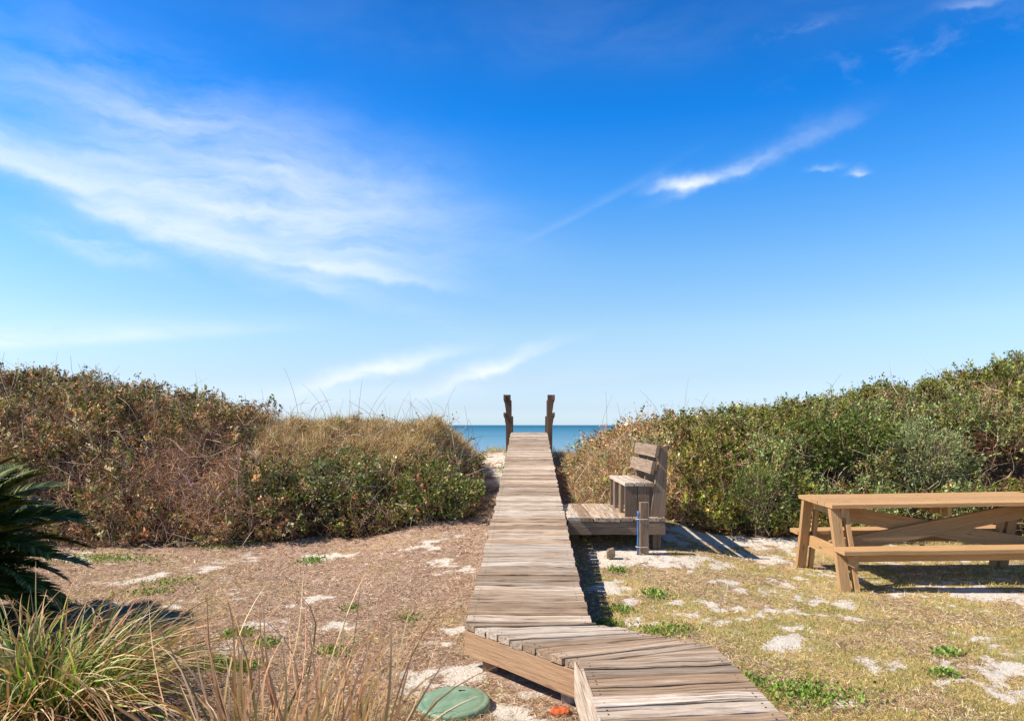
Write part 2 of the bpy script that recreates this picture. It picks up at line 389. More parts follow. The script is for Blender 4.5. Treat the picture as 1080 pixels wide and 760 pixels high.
# ---------------------------------------------------------------- ground
def ground_z(X, Y):
    c, h = canopy(X, Y); b = base(X, Y)
    z = b+np.clip(c-b-.30, 0, 9)*smooth(.1, .6, h)
    near = smooth(30, 14, Y)
    z = z-.7*np.exp(-(((X-6.5)/.8)**2+((Y-9.3)/.55)**2))-.4*np.exp(-(((X-4.3)/.3)**2+((Y-9.0)/.35)**2))
    return z+near*((fbm(X*.8, Y*.8, 0, 61, 3)-.5)*.05+(fbm(X*5, Y*5, 0, 67, 3)-.5)*.018)
def build_ground():
    xs = np.concatenate([-np.geomspace(3000, 13, 26), np.arange(-12.6, -6, .12), np.arange(-6, 6.2, .045), np.arange(6.2, 13, .12), np.geomspace(13.4, 3000, 26)])
    ys = np.concatenate([np.array([-400, -150, -60, -25, -10, -4, -1, .5, 1.5]), np.arange(2.2, 9, .045), np.arange(9, 18, .12), np.geomspace(18.3, 100, 30)])
    X, Y = np.meshgrid(xs, ys); Z = ground_z(X, Y)
    Z = np.where(Y < 2, -1.46, Z)
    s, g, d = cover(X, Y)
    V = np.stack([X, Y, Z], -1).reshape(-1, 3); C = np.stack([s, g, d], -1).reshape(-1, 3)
    ny, nx = X.shape; I = np.arange(ny*nx).reshape(ny, nx)
    Fc = np.stack([I[:-1, :-1], I[:-1, 1:], I[1:, 1:], I[1:, :-1]], -1).reshape(-1, 4)
    m, T, b = new_mat('sandy_ground')
    p = T.node('ShaderNodeTexCoord').outputs['Object']
    c = T.node('ShaderNodeSeparateColor'); T.link(T.attr('cover').outputs['Color'], c.inputs[0])
    nf = T.noise(p, 55, 6, .7); nm = T.noise(p, 14, 5, .65); nl = T.noise(p, 2.5, 4, .6); nt = T.noise(T.mul(p, (1, 1, 1)), 170, 3, .6)
    fib = T.noise(T.mul(p, (60, 220, 60)), 1.0, 3, .6, 2.5); fib = T.rng(fib, .3, .7); nm2 = nm
    litter = T.ramp(T.math('ADD', T.math('MULTIPLY', nm, .5), T.math('MULTIPLY', fib, .5)), [(.3, (.15, .08, .05)), (.44, (.33, .20, .14)), (.56, (.50, .35, .265)), (.7, (.66, .52, .42))])
    straw = T.ramp(T.math('ADD', T.math('MULTIPLY', nf, .6), T.math('MULTIPLY', nm, .4)), [(.3, (.24, .16, .06)), (.48, (.52, .38, .19)), (.66, (.70, .55, .33))])
    green = T.ramp(nf, [(.3, (.10, .13, .03)), (.7, (.28, .30, .08))])
    grass = T.mix(T.rng(T.math('ADD', nl, T.math('MULTIPLY', nm, .6)), .72, .92, 0, .55), straw, green)
    sandc = T.ramp(T.math('ADD', T.math('MULTIPLY', nf, .5), T.math('MULTIPLY', nt, .5)), [(.3, (.54, .46, .38)), (.55, (.72, .66, .58)), (.8, (.80, .75, .69))])
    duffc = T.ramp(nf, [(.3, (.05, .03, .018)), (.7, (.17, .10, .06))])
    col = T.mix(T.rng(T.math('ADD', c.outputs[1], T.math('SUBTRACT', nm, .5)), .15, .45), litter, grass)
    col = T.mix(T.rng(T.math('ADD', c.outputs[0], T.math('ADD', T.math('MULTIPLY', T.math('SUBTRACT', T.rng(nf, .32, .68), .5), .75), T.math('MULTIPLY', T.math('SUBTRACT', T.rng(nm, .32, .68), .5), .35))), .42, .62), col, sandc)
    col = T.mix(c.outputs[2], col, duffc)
    T.link(col, b.inputs['Base Color']); b.inputs['Roughness'].default_value = .95; b.inputs['Specular IOR Level'].default_value = .1
    T.link(T.bump(T.math('ADD', T.math('MULTIPLY', nm, 1.4), T.math('ADD', nf, T.math('MULTIPLY', nt, .4))), .9, .02), b.inputs['Normal'])
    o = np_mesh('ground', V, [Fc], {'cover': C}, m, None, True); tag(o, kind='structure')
build_ground()

def build_sea():
    m, T, b = new_mat('gulf_water')
    p = T.node('ShaderNodeTexCoord').outputs['Object']; sp = T.node('ShaderNodeSeparateXYZ'); T.link(p, sp.inputs[0])
    yl = T.math('LOGARITHM', T.math('MAXIMUM', sp.outputs[1], 1.0), 10.0)
    n = T.noise(T.mul(p, (.01, .05, 1)), 1.0, 4, .6)
    f = T.math('ADD', T.rng(yl, 1.9, 3.3), T.math('MULTIPLY', T.math('SUBTRACT', n, .5), .35))
    T.link(T.ramp(f, [(0, (.19, .32, .42)), (.35, (.085, .22, .33)), (.7, (.03, .15, .25)), (1, (.018, .11, .20))]), b.inputs['Base Color'])
    b.inputs['Roughness'].default_value = .6; b.inputs['Specular IOR Level'].default_value = .12
    w = T.math('ADD', T.noise(T.mul(p, (.25, 1.0, 1)), 1.0, 5, .6), T.noise(T.mul(p, (.04, .2, 1)), 1.0, 4, .6))
    T.link(T.bump(w, .6, .4), b.inputs['Normal'])
    xs = np.array([-40000, -8000, -1500, -300, 0, 300, 1500, 8000, 40000.]); ys = np.array([30, 60, 120, 300, 1000, 4000, 12000, 45000.])
    X, Y = np.meshgrid(xs, ys); V = np.stack([X, Y, np.full_like(X, -4.2)], -1).reshape(-1, 3)
    ny, nx = X.shape; I = np.arange(ny*nx).reshape(ny, nx)
    o = np_mesh('sea', V, [np.stack([I[:-1, :-1], I[:-1, 1:], I[1:, 1:], I[1:, :-1]], -1).reshape(-1, 4)], {}, m)
    tag(o, kind='structure')
build_sea()

# ---------------------------------------------------------------- boardwalk
def build_boardwalk():
    r = empty('boardwalk', (.1, 4.2, -1.46))
    tag(r, 'long weathered grey plank boardwalk with an elbow, climbing over the dune towards the sea', 'boardwalk')
    r_inv = Vector(r.location)
    def fin(bd, name, mat, parent=None):
        o = bd.build(name, mat, parent or r)
        if not parent: o.location = -r_inv
        return o
    HW = .385; dv = np.array([.0259, 1, 0]); dv /= np.linalg.norm(dv); sv = np.array([dv[1], -dv[0], 0])
    A = np.array([-.288, 4.15]); C_ = np.array([.481, 4.17]); Bp = np.array([.34, 3.44]); E_ = np.array([1.10, 3.72]); D_ = np.array([1.106, 3.54])
    # main run
    bd = B(); nails = []
    y = 4.19; TH = .038
    while y < 14.58:
        w = rng.choice([.128, .132, .136, .142]); y2 = min(y+w, 14.62)
        z0, z1 = float(deckz(y)), float(deckz(y2)); up = np.cross(sv, np.array([0, y2-y, z1-z0])); up /= np.linalg.norm(up)
        jl, jr = rng.normal(0, .0055, 2); dz = rng.normal(0, .0022); sk = rng.normal(0, .0022, 2)
        def P(s, yy, zz, k): return np.array([axisx(yy), yy, zz+dz])+sv*s+np.array([0, k, 0])
        gp = rng.uniform(.008, .015); bd.quad(P(HW+jr, y, z0, sk[0]), P(HW+jr, y2-gp, z1, sk[0]), P(-HW+jl, y, z0, sk[1]), P(-HW+jl, y2-gp, z1, sk[1]), TH, up, 6, .0025, .006)
        for s in (-HW+.05, HW-.05):
            for q in (.3, .72):
                yy = y+(y2-y)*q; nails.append((axisx(yy)+s+rng.normal(0, .004), yy, float(deckz(yy))+dz+.0008))
        y = y2
    bd.F4 = [f[::-1] for f in bd.F4]; bd.F6 = [f[::-1] for f in bd.F6]
    for q in nails: bd.nail(q)
    nails = []
    deck = fin(bd, 'decking', M_deck)
    # fan elbow
    bd = B(); N = 9; zf = -1.203
    for i in range(N):
        t0, t1 = i/N, (i+1)/N-.012
        a0 = A+(Bp-A)*t0; b0 = A+(Bp-A)*t1; a1 = C_+(E_-C_)*t0; b1 = C_+(E_-C_)*t1
        if i == 0: b1 = C_+(E_-C_)*.05
        ext = rng.normal(0, .004); d = (a0-a1)/np.linalg.norm(a0-a1)
        dz = rng.normal(0, .003)
        a0 = a0+d*ext; b0 = b0+d*ext
        bd.quad((*b0, zf+dz), (*a0, zf+dz), (*b1, zf+dz), (*a1, zf+dz), TH, (0, 0, 1), 6, .002, .005, tint=None)
        for q in (.06, .94):
            for k in (.3, .7):
                pp = (a0*(1-k)+b0*k)*(1-q)+(a1*(1-k)+b1*k)*q; nails.append((pp[0], pp[1], zf+dz+.001))
    bd.quad((*(Bp+np.array([.02, -.0])), zf), (*(Bp+np.array([.02, .012])), zf), (*(D_+np.array([0, .012])), zf), (*(E_-np.array([0, .012])), zf), TH, (0, 0, 1), 5)
    for q in nails: bd.nail(q)
    nails = []
    fin(bd, 'elbow_decking', M_deck)
    # near run, a touch higher
    bd = B(); zn = -1.192
    dn = np.array([.02, -1.]); dn /= np.linalg.norm(dn); y = 0.0
    while y < 3.2:
        w = .14; a = Bp+dn*y; c = D_+np.array([.0, -.02])+dn*y; ee = .102+rng.normal(0, .002)
        # edges are slightly skewed like the first board
        jl, jr = rng.normal(0, .006, 2); dz = rng.normal(0, .002)
        bd.quad((a[0]+jl, a[1], zn+dz), (a[0]+jl, a[1]-ee, zn+dz), (c[0]+jr, c[1], zn+dz), (c[0]+jr, c[1]-ee, zn+dz), TH, (0, 0, 1), 6, .002, .005)
        for q in (.06, .94):
            for k in (.3, .7): nails.append((a[0]*(1-q)+c[0]*q, a[1]*(1-q)+c[1]*q-ee*k, zn+dz+.001))
        y += .112
    bd.F4 = [f[::-1] for f in bd.F4]; bd.F6 = [f[::-1] for f in bd.F6]
    for q in nails: bd.nail(q)
    fin(bd, 'near_decking', M_deck)
    # skirts
    def skirt(p, q, ztop, zend=None, h=.14, t=.038, mat=M_deck, tint=None):
        zend = ztop if zend is None else zend
        b_ = B(); b_.bar((p[0], p[1], ztop-h/2), (q[0], q[1], zend-h/2), t, h, (0, 0, 1), 6, .0015, .003, tint); return fin(b_, 'skirt_board', mat)
    u = (Bp-A)/np.linalg.norm(Bp-A); nrm = np.array([u[1], -u[0]])
    if nrm[0] > 0: nrm = -nrm
    tp = (1.0, .05, .0)
    skirt(A+u*.0-nrm*.022, Bp-u*.01-nrm*.022, zf-TH-.004, mat=M_skirt, tint=tp, h=.142)
    u2 = (E_-C_)/np.linalg.norm(E_-C_); n2 = np.array([u2[1], -u2[0]])
    skirt(C_-n2*.0+u2*.02-np.array([.02, .02]), E_-np.array([.03, .03]), zf-TH-.004)
    skirt(Bp+np.array([-.004, .005]), Bp+dn*3.2+np.array([-.004, 0]), zn-.002, h=.185, mat=M_deck, tint=(1.1, .3, 0))
    skirt(D_+np.array([-.03, -.03]), D_+dn*3.2+np.array([-.03, 0]), zn-TH-.004)
    ysk = [4.2, 5.5, 7.2, 8.8, 10.4, 12.5, 14.6]
    for sgn in (-1, 1):
        for i in range(len(ysk)-1):
            ya, yb = ysk[i]+(.02 if i == 0 else 0), ysk[i+1]
            skirt((axisx(ya)+sgn*(HW-.045), ya), (axisx(yb)+sgn*(HW-.045), yb), float(deckz(ya))-TH-.006, float(deckz(yb))-TH-.006)
    # support posts
    def post(x, y, ztop, zbot=None, w=.088, mat=M_deck):
        zb = float(ground_z(np.array([x]), np.array([y]))[0])-.05 if zbot is None else zbot
        b_ = B(); b_.bar((x, y, zb), (x, y, ztop), w, w, (0, 1, 0), 3, .001, .004); return fin(b_, 'support_post', mat)
    pa = A+u*.13-nrm*.095; post(pa[0], pa[1], zf-TH-.01, mat=M_skirt)
    pa = Bp-u*.16-nrm*.095; post(pa[0], pa[1], zf-TH-.01)
    for yy in (5.6, 7.4, 9.2, 11.0, 12.8, 14.4):
        for sgn in (-1, 1): post(axisx(yy)+sgn*(HW-.11), yy, float(deckz(yy))-TH-.01)
    for yy in (2.4, 1.0): post(.42, yy, zn-TH-.01); post(1.03, yy, zn-TH-.01)
    # stair beyond the crest and its two railings
    st = B()
    for k in range(9):
        yy = 14.78+k*.27; z = -.165-.19*(k+1)
        st.quad((axisx(yy)+HW, yy, z), (axisx(yy)+HW, yy+.26, z), (axisx(yy)-HW, yy, z), (axisx(yy)-HW, yy+.26, z), TH)
    st.F4 = [f[::-1] for f in st.F4]; st.F6 = [f[::-1] for f in st.F6]
    fin(st, 'stair_treads', M_deck)
    for sgn in (-1, 1):
        o = empty('railing', (0, 0, 0)); o.parent = r; o.location = (0, 0, 0)
        def rp(nm, f):
            b_ = B(); f(b_); q = b_.build(nm, M_rail, o); q.location = -r_inv
        ends = []
        PY = [14.72, 15.5, 17.0, 18.3]; PZ = [.65, .56, .22, -.25]; pts = []
        for k in range(4):
            yy = PY[k]; x = axisx(yy)+sgn*(HW+.055); zt = PZ[k]
            rp('rail_post', lambda b_: b_.bar((x, yy, -1.4-.7*k), (x+sgn*.010, yy, zt), .105, .09, (0, 1, 0), 3))
            pts.append(np.array([x, yy, zt]))
        for k in range(3):
            a, c = pts[k], pts[k+1]
            for dz, hh in ((-.055, .11), (-.42, .075)):
                rp('side_rail', lambda b_: b_.bar(a+np.array([sgn*.088, -.10 if k == 0 else .02, dz]), c+np.array([sgn*.078, 0, dz]), .045, hh, (0, 0, 1), 4))
        x0, y0, z0 = pts[0]; x3, y3, z3 = pts[-1]
        rp('stair_stringer', lambda b_: b_.bar((x0-sgn*.04, y0+.05, -.32), (x3-sgn*.04, y3, -.32-.7*3.0), .038, .26, (0, 0, 1), 5))
build_boardwalk()

# ---------------------------------------------------------------- bench platform and bench
def build_platform():
    r = empty('bench_platform', (.6, 7.2, -1.33)); tag(r, 'low square plank platform joined to the right side of the boardwalk, under the bench', 'platform')
    off = -Vector(r.location)
    def fin(b_, nm, m=M_bench): o = b_.build(nm, m, r); o.location = off
    bd = B(); x = .585; z = -.975
    while x < 1.58:
        w = .14; j = rng.normal(0, .012); x2 = min(x+w, 1.63)
        bd.quad((x, 7.17+j, z), (x2-.008, 7.17+j, z), (x, 8.5, z), (x2-.008, 8.5, z), .038, (0, 0, 1), 6, .002, .005)
        x = x2
    bd.F4 = [f[::-1] for f in bd.F4]; bd.F6 = [f[::-1] for f in bd.F6]
    fin(bd, 'decking', M_deck)
    for y in (7.205, 8.46):
        b_ = B(); b_.bar((.59, y, z-.042-.068), (1.615, y, z-.042-.068), .038, .136, (0, 0, 1), 4); fin(b_, 'fascia_board')
    b_ = B(); b_.bar((1.60, 7.23, z-.11), (1.60, 8.44, z-.11), .038, .136, (0, 0, 1), 4); fin(b_, 'fascia_board')
    for x, y in ((1.535, 7.275), (1.535, 8.38), (.66, 8.38), (.70, 7.6)):
        b_ = B(); b_.bar((x, y, -1.5), (x, y, z-.045), .088, .088, (0, 1, 0), 3); fin(b_, 'support_post')
    for x in (1.585, 1.21, .63):
        pass
build_platform()
def build_bench():
    r = empty('bench', (1.35, 7.8, -.975)); tag(r, 'weathered brown wooden bench with slatted back standing sideways on the low platform', 'bench')
    off = -Vector(r.location); zf = -.974
    def fin(b_, nm, m=M_bench): o = b_.build(nm, m, r); o.location = off; return o
    b_ = B()
    for x0 in (1.195, 1.302, 1.409):
        b_.quad((x0, 7.235, -.612), (x0+.099, 7.235, -.612), (x0, 8.36, -.612), (x0+.099, 8.36, -.612), .036, (0, 0, 1), 5, .002, .005)
    b_.F4 = [f[::-1] for f in b_.F4]; b_.F6 = [f[::-1] for f in b_.F6]
    fin(b_, 'seat', M_deck)
    # end panels of upright boards, front posts
    for y in (7.262, 8.33):
        b_ = B()
        for x0 in (1.262, 1.395): b_.bar((x0, y, zf), (x0, y, -.650), .126, .036, (0, 1, 0), 3, tint=(rng.normal(.95, .1), .2, .1))
        fin(b_, 'side_panel')
    for y in (7.66, 8.08):
        b_ = B(); b_.bar((1.225, y, zf), (1.225, y, -.650), .036, .14, (0, 1, 0), 3); fin(b_, 'leg')
    for y in (7.262, 7.82, 8.36):
        b_ = B()
        b_.quad((1.462, y-.019, zf-.0), (1.63, y-.019, zf), (1.575, y-.019, -.235), (1.655, y-.019, -.215), .038, (0, -1, 0), 4, .0005)
        fin(b_, 'back_post')
    for (xt, zt, xb, zb) in ((1.555, -.215, 1.530, -.345), (1.508, -.385, 1.478, -.520)):
        b_ = B(); c = np.array([(xt+xb)/2, 0, (zt+zb)/2]); h = math.hypot(xt-xb, zt-zb); up = np.array([xt-xb, 0, zt-zb])
        b_.bar((c[0]+.0, 7.225, c[2]), (c[0], 8.47, c[2]), .036, h, up, 5, tint=(1.1, .35, .0)); fin(b_, 'backrest_slat')
build_bench()

def build_small():
    # hose post
    r = empty('hose_post', (1.36, 7.04, -1.34)); tag(r, 'short square wooden post with blue hose tied to it, in front of the platform', 'post')
    b_ = B(); b_.bar((0, 0, -.1), (0, 0, .545), .086, .086, (0, 1, 0), 3, tint=(1.2, .1, .05)); b_.build('post', M_bench, r)
    # tubes
    def tube(pts, rad, k=8):
        pts = np.array(pts, float); V = []; n = len(pts)
        for i, p in enumerate(pts):
            d = pts[min(i+1, n-1)]-pts[max(i-1, 0)]; d /= np.linalg.norm(d)
            a = np.cross(d, (0, 1, .01)); a /= np.linalg.norm(a); b2 = np.cross(d, a)
            for j in range(k):
                t = 2*math.pi*j/k; V.append(p+(a*math.cos(t)+b2*math.sin(t))*rad)
        Fq = [(i*k+j, i*k+(j+1) % k, (i+1)*k+(j+1) % k, (i+1)*k+j) for i in range(n-1) for j in range(k)]
        return np.array(V), [np.array(Fq), np.array([list(range(k))[::-1], [(n-1)*k+j for j in range(k)]])]
    V, Fs = tube([(-.063, -.01, -.02), (-.066, -.012, .08), (-.060, -.01, .2), (-.064, -.012, .32), (-.058, -.01, .42), (-.06, 0, .455)], .0105)
    np_mesh('hose', V, Fs, {}, simple_mat('blue_hose_plastic', (.03, .14, .38), .45, .4, .3), r, True)
    sm = simple_mat('pale_strap', (.55, .5, .42), .5)
    for z in (.09, .375):
        V, Fs = tube([(-.088, -.012, z), (-.06, -.052, z), (.0, -.052, z), (.03, -.048, z)], .0035, 6); np_mesh('strap', V, Fs, {}, sm, r)
    # stub
    me = bpy.data.meshes.new('wooden_stub'); import bmesh
    bm = bmesh.new(); bmesh.ops.create_cube(bm, size=1); bmesh.ops.bevel(bm, geom=bm.edges[:], offset=.12, segments=2, affect='EDGES')
    bmesh.ops.subdivide_edges(bm, edges=bm.edges[:], cuts=1, use_grid_fill=True)
    for v in bm.verts:
        n = float(vnoise(v.co.x*4+9, v.co.y*4, v.co.z*4, 5))-.5
        v.co = Vector((v.co.x*.09*(1+n*.3), v.co.y*.08*(1+n*.3), (v.co.z+.5)*.14*(1+n*.2)+v.co.x*.02-.02))
    bm.to_mesh(me); bm.free(); me.materials.append(simple_mat('grey_stub_wood', (.26, .19, .13), .9, .1, .45, 40))
    o = link(bpy.data.objects.new('wooden_stub', me)); o.location = (.99, 6.85, -1.325); o.scale = (.85, .85, .72)
    tag(o, 'small grey cut wooden stub sticking out of the sand beside the boardwalk', 'stub')
    # septic lid
    r = empty('access_lid', (-.302, 3.56, -1.455)); tag(r, 'round faded green plastic tank lid lying in the dry litter left of the boardwalk', 'lid')
    prof = [(0, .040), (.04, .0395), (.09, .037), (.135, .032), (.155, .0285), (.160, .0255), (.166, .027), (.181, .022), (.188, .016), (.190, .006), (.190, -.03)]
    k = 64; V = [(0, 0, prof[0][1])]
    for (rr, z) in prof[1:]:
        for j in range(k):
            t = 2*math.pi*j/k; V.append((rr*math.cos(t), rr*math.sin(t), z))
    F3 = np.array([(0, 1+j, 1+(j+1) % k) for j in range(k)])
    F4 = np.array([(1+i*k+j, 1+(i+1)*k+j, 1+(i+1)*k+(j+1) % k, 1+i*k+(j+1) % k) for i in range(len(prof)-2) for j in range(k)])
    m, T, b = new_mat('faded_green_plastic'); oc = T.node('ShaderNodeTexCoord').outputs['Object']
    n1 = T.noise(oc, 9, 6, .7); n2 = T.noise(T.mul(oc, (20, 90, 20)), 1, 4, .7, 1)
    c = T.mix(T.rng(n1, .35, .65), (.11, .20, .13), (.22, .31, .20)); c = T.mix(T.rng(n2, .6, .72, 0, .5), c, (.50, .52, .38)); c = T.mix(T.rng(T.noise(oc, 40, 4, .7), .62, .7, 0, .6), c, (.35, .26, .16))
    T.link(c, b.inputs['Base Color']); b.inputs['Roughness'].default_value = .55
    o = np_mesh('cover', V, [F3, F4], {}, m, r, True); o.rotation_euler = (.03, -.02, 0)
    mb = bpy.data.meshes.new('finger_slot'); bm = bmesh.new(); bmesh.ops.create_cube(bm, size=1, matrix=Matrix.Diagonal((.042, .022, .012, 1))); bmesh.ops.bevel(bm, geom=bm.edges[:], offset=.004, segments=2, affect='EDGES'); bm.to_mesh(mb); bm.free()
    mb.materials.append(simple_mat('dark_slot', (.02, .025, .02), .8)); s = link(bpy.data.objects.new('finger_slot', mb), r); s.location = (.035, .085, .036); s.rotation_euler = (-.2, .1, .2)  # solid dark block; its colour stands for the shade inside the lid's hole
    # orange clay lump
    me = bpy.data.meshes.new('broken_clay_piece'); bm = bmesh.new(); bmesh.ops.create_icosphere(bm, subdivisions=4, radius=1)
    for v in bm.verts:
        x, y, z = v.co; n = float(fbm(np.array([x*1.6+3]), np.array([y*1.6]), np.array([z*1.6]), 8)[0])-.5
        notch = .45*math.exp(-((x-.05)**2/.05+(y-.9)**2/.5)); s_ = 1+n*.55-notch*.5
        if z > .1: z *= 1-.55*math.exp(-(x*x/.25+y*y/.12))
        v.co = Vector((x*.058*s_, y*.042*s_, max(z, -.5)*.028*s_))
    for f in bm.faces: f.smooth = True
    bm.to_mesh(me); bm.free(); me.materials.append(simple_mat('orange_clay', (.50, .11, .035), .8, .15, .65, 22))
    o = link(bpy.data.objects.new('broken_clay_piece', me)); o.scale = (.88, .88, .88); o.location = (.243, 3.44, -1.44); o.rotation_euler = (0, 0, .2)
    tag(o, 'small bright orange broken clay piece lying between the green lid and the boardwalk', 'clay piece')
build_small()

# ---------------------------------------------------------------- picnic table
def build_table():
    r = empty('picnic_table', (3.974, 6.501, -1.462), (.014, -.019, -.03))
    tag(r, 'pale pine picnic table with two attached benches, standing on the grass', 'picnic table')
    L, W_, H, sH, si, so, sp = 2.148, .772, .772, .40, .42, .627, .51
    def fin(b_, nm, m=M_table): return b_.build(nm, m, r)
    def fl(b_): b_.F4 = [f[::-1] for f in b_.F4]; b_.F6 = [f[::-1] for f in b_.F6]; return b_
    pt = lambda: (rng.normal(1, .05), rng.uniform(0, .35), rng.uniform(0, .12))
    b_ = B(); n = 5; w = W_/n
    for i in range(n):
        y0 = -W_/2+i*w; b_.quad((-L/2+rng.normal(0, .002), y0, H), (-L/2, y0+w-.006, H), (L/2, y0, H), (L/2, y0+w-.006, H), .036, (0, 0, 1), 6, .001, .004, pt())
    for i in range(n):
        for xx in (-L/2+.117, .0, L/2-.117):
            for q in (.3, .7): b_.nail((xx+rng.normal(0, .004), -W_/2+(i+q)*w, H+.0005), .005)
    fin(b_, 'tabletop')
    for s in (-1, 1):
        b_ = B()
        ya, yb = (-so, -si) if s < 0 else (si, so)
        b_.quad((-L/2, ya, sH), (-L/2, yb, sH), (L/2, ya, sH), (L/2, yb, sH), .036, (0, 0, 1), 6, .001, .004, pt()); fin(b_, 'bench_seat')
        b_ = B(); b_.bar((-L/2+.17, s*(si+.045), sH-.037-.045), (L/2-.17, s*(si+.045), sH-.037-.045), .036, .088, (0, 0, 1), 4, tint=pt()); fin(b_, 'seat_rail')
    for e in (-1, 1):
        for s in (-1, 1):
            for (dx, wx) in ((.055, .086), (.155, .038)):
                x = e*(L/2-dx)
                b_ = B(); b_.bar((x, s*sp, -.01), (x, s*(.30-.0), H-.040), wx, .06, (0, 1, 0), 4, tint=pt()); fin(b_, 'leg')
        x = e*(L/2-.117)
        b_ = B(); b_.bar((x, -so+.03, .305), (x, so-.03, .305), .036, .115, (0, 0, 1), 4, tint=pt()); fin(b_, 'lower_crossbar')
        b_ = B(); b_.bar((x, -.345, H-.037-.045), (x, .345, H-.037-.045), .034, .086, (0, 0, 1), 4, tint=pt()); fin(b_, 'upper_crossbar')
    b_ = B(); b_.bar((.0, -.33, H-.037-.045), (.0, .33, H-.037-.045), .036, .086, (0, 0, 1), 4, tint=pt()); fin(b_, 'upper_crossbar')
    xe = L/2-.14
    b_ = B(); b_.bar((-xe, -.021, .31), (xe, -.021, H-.115), .036, .14, (0, 0, 1), 4, tint=pt()); fin(b_, 'brace')
    b_ = B(); b_.bar((-xe, .021, H-.115), (xe, .021, .31), .036, .14, (0, 0, 1), 4, tint=pt()); fin(b_, 'brace')
build_table()

# ---------------------------------------------------------------- plants
def unit(v): return v/np.maximum(np.linalg.norm(v, axis=-1, keepdims=True), 1e-9)
class Veg:
    def __init__(s): s.V = []; s.C = []; s.Q = []; s.T = []; s.n = 0
    def leaves(s, P, D, size, ratio, col, fold=.25):
        N = len(P); D = unit(D); r = rng.normal(size=(N, 3)); sd = unit(np.cross(D, r)); nn = np.cross(D, sd)
        L = size[:, None]; w = L*ratio
        V = np.stack([P, P+D*L*.45+sd*w+nn*w*fold, P+D*L, P+D*L*.45-sd*w+nn*w*fold], 1).reshape(-1, 3)
        s.V.append(V); s.C.append(np.repeat(col, 4, 0)); s.Q.append(s.n+np.arange(N*4).reshape(N, 4)); s.n += N*4
    def ribbons(s, paths, width, side, col0, col1, taper=True, tpow=None):
        """paths (N,K,3), width (N,), side (N,3)"""
        N, K, _ = paths.shape; t = np.linspace(0, 1, K)
        wt = (1-.92*t**1.6) if taper else np.ones(K)
        off = side[:, None, :]*(width[:, None]*wt[None])[:, :, None]*.5
        V = np.stack([paths-off, paths+off], 2).reshape(-1, 3)
        tc = (t if tpow is None else t[None]**tpow[:, None]); tc = np.broadcast_to(tc, (N, K))[:, :, None]; C = col0[:, None, :]*(1-tc)+col1[:, None, :]*tc; C = np.repeat(C[:, :, None, :], 2, 2).reshape(-1, 3)
        i = (np.arange(N)*K*2)[:, None]+(np.arange(K-1)*2)[None]; Q = np.stack([i, i+1, i+3, i+2], -1).reshape(-1, 4)
        s.V.append(V); s.C.append(C); s.Q.append(s.n+Q); s.n += len(V)
    def tubes(s, paths, rad, col, taper=.3):
        N, K, _ = paths.shape; t = np.linspace(1, taper, K)
        d = unit(np.gradient(paths, axis=1)); a = unit(np.cross(d, np.array([.31, .22, .92])[None, None])); b2 = np.cross(d, a)
        V = []
        for j in range(3):
            an = 2*math.pi*j/3; V.append(paths+(a*math.cos(an)+b2*math.sin(an))*(rad[:, None]*t[None])[:, :, None])
        V = np.stack(V, 2).reshape(-1, 3); C = np.repeat(np.repeat(col[:, None, :], K, 1)[:, :, None], 3, 2).reshape(-1, 3)
        i = ((np.arange(N)*K)[:, None]+np.arange(K-1)[None])*3
        Q = np.concatenate([np.stack([i+j, i+(j+1) % 3, i+3+(j+1) % 3, i+3+j], -1).reshape(-1, 4) for j in range(3)])
        s.V.append(V); s.C.append(C); s.Q.append(s.n+Q); s.n += len(V)
    def build(s, name, mat, parent=None, origin=None):
        V = np.concatenate(s.V)
        if origin is not None: V = V-np.array(origin)[None]
        o = np_mesh(name, V, [np.concatenate(s.Q)], {'col': np.clip(np.concatenate(s.C), 0, 1)}, mat, parent)
        if origin is not None and parent is None: o.location = origin
        return o
def pal(cols, w, N, var=.22):
    c = np.array(cols)[rng.choice(len(cols), N, p=np.array(w)/sum(w))]
    return c*rng.normal(1, var, (N, 1)).clip(.4, 1.8)*rng.normal(1, .06, (N, 3))
GREEN = [(.12, .14, .018), (.18, .20, .03), (.06, .075, .012), (.28, .29, .07), (.22, .17, .04)]
LEFTG = [(.13, .135, .04), (.21, .20, .075), (.07, .07, .025), (.36, .33, .18), (.20, .12, .055)]
BROWN = [(.46, .235, .13), (.58, .345, .20), (.24, .115, .06), (.68, .48, .32)]
STRAW = [(.56, .42, .21), (.46, .31, .15), (.40, .22, .11), (.64, .52, .31)]
def curve_paths(P, D, L, K=6, bend=.5, droop=0.0, up=None):
    """random curved paths from P along D with length L"""
    N = len(P); b1 = rng.normal(size=(N, 3))*bend; b2 = rng.normal(size=(N, 3))*bend*.6
    t = np.linspace(0, 1, K)[None, :, None]
    d = D[:, None, :]+b1[:, None, :]*t+b2[:, None, :]*np.sin(t*5)
    d[..., 2] -= droop*t[..., 0]**1.5
    d = unit(d); step = d*(L[:, None, None]/(K-1))
    return P[:, None, :]+np.concatenate([np.zeros((N, 1, 3)), np.cumsum(step[:, 1:], 1)], 1)
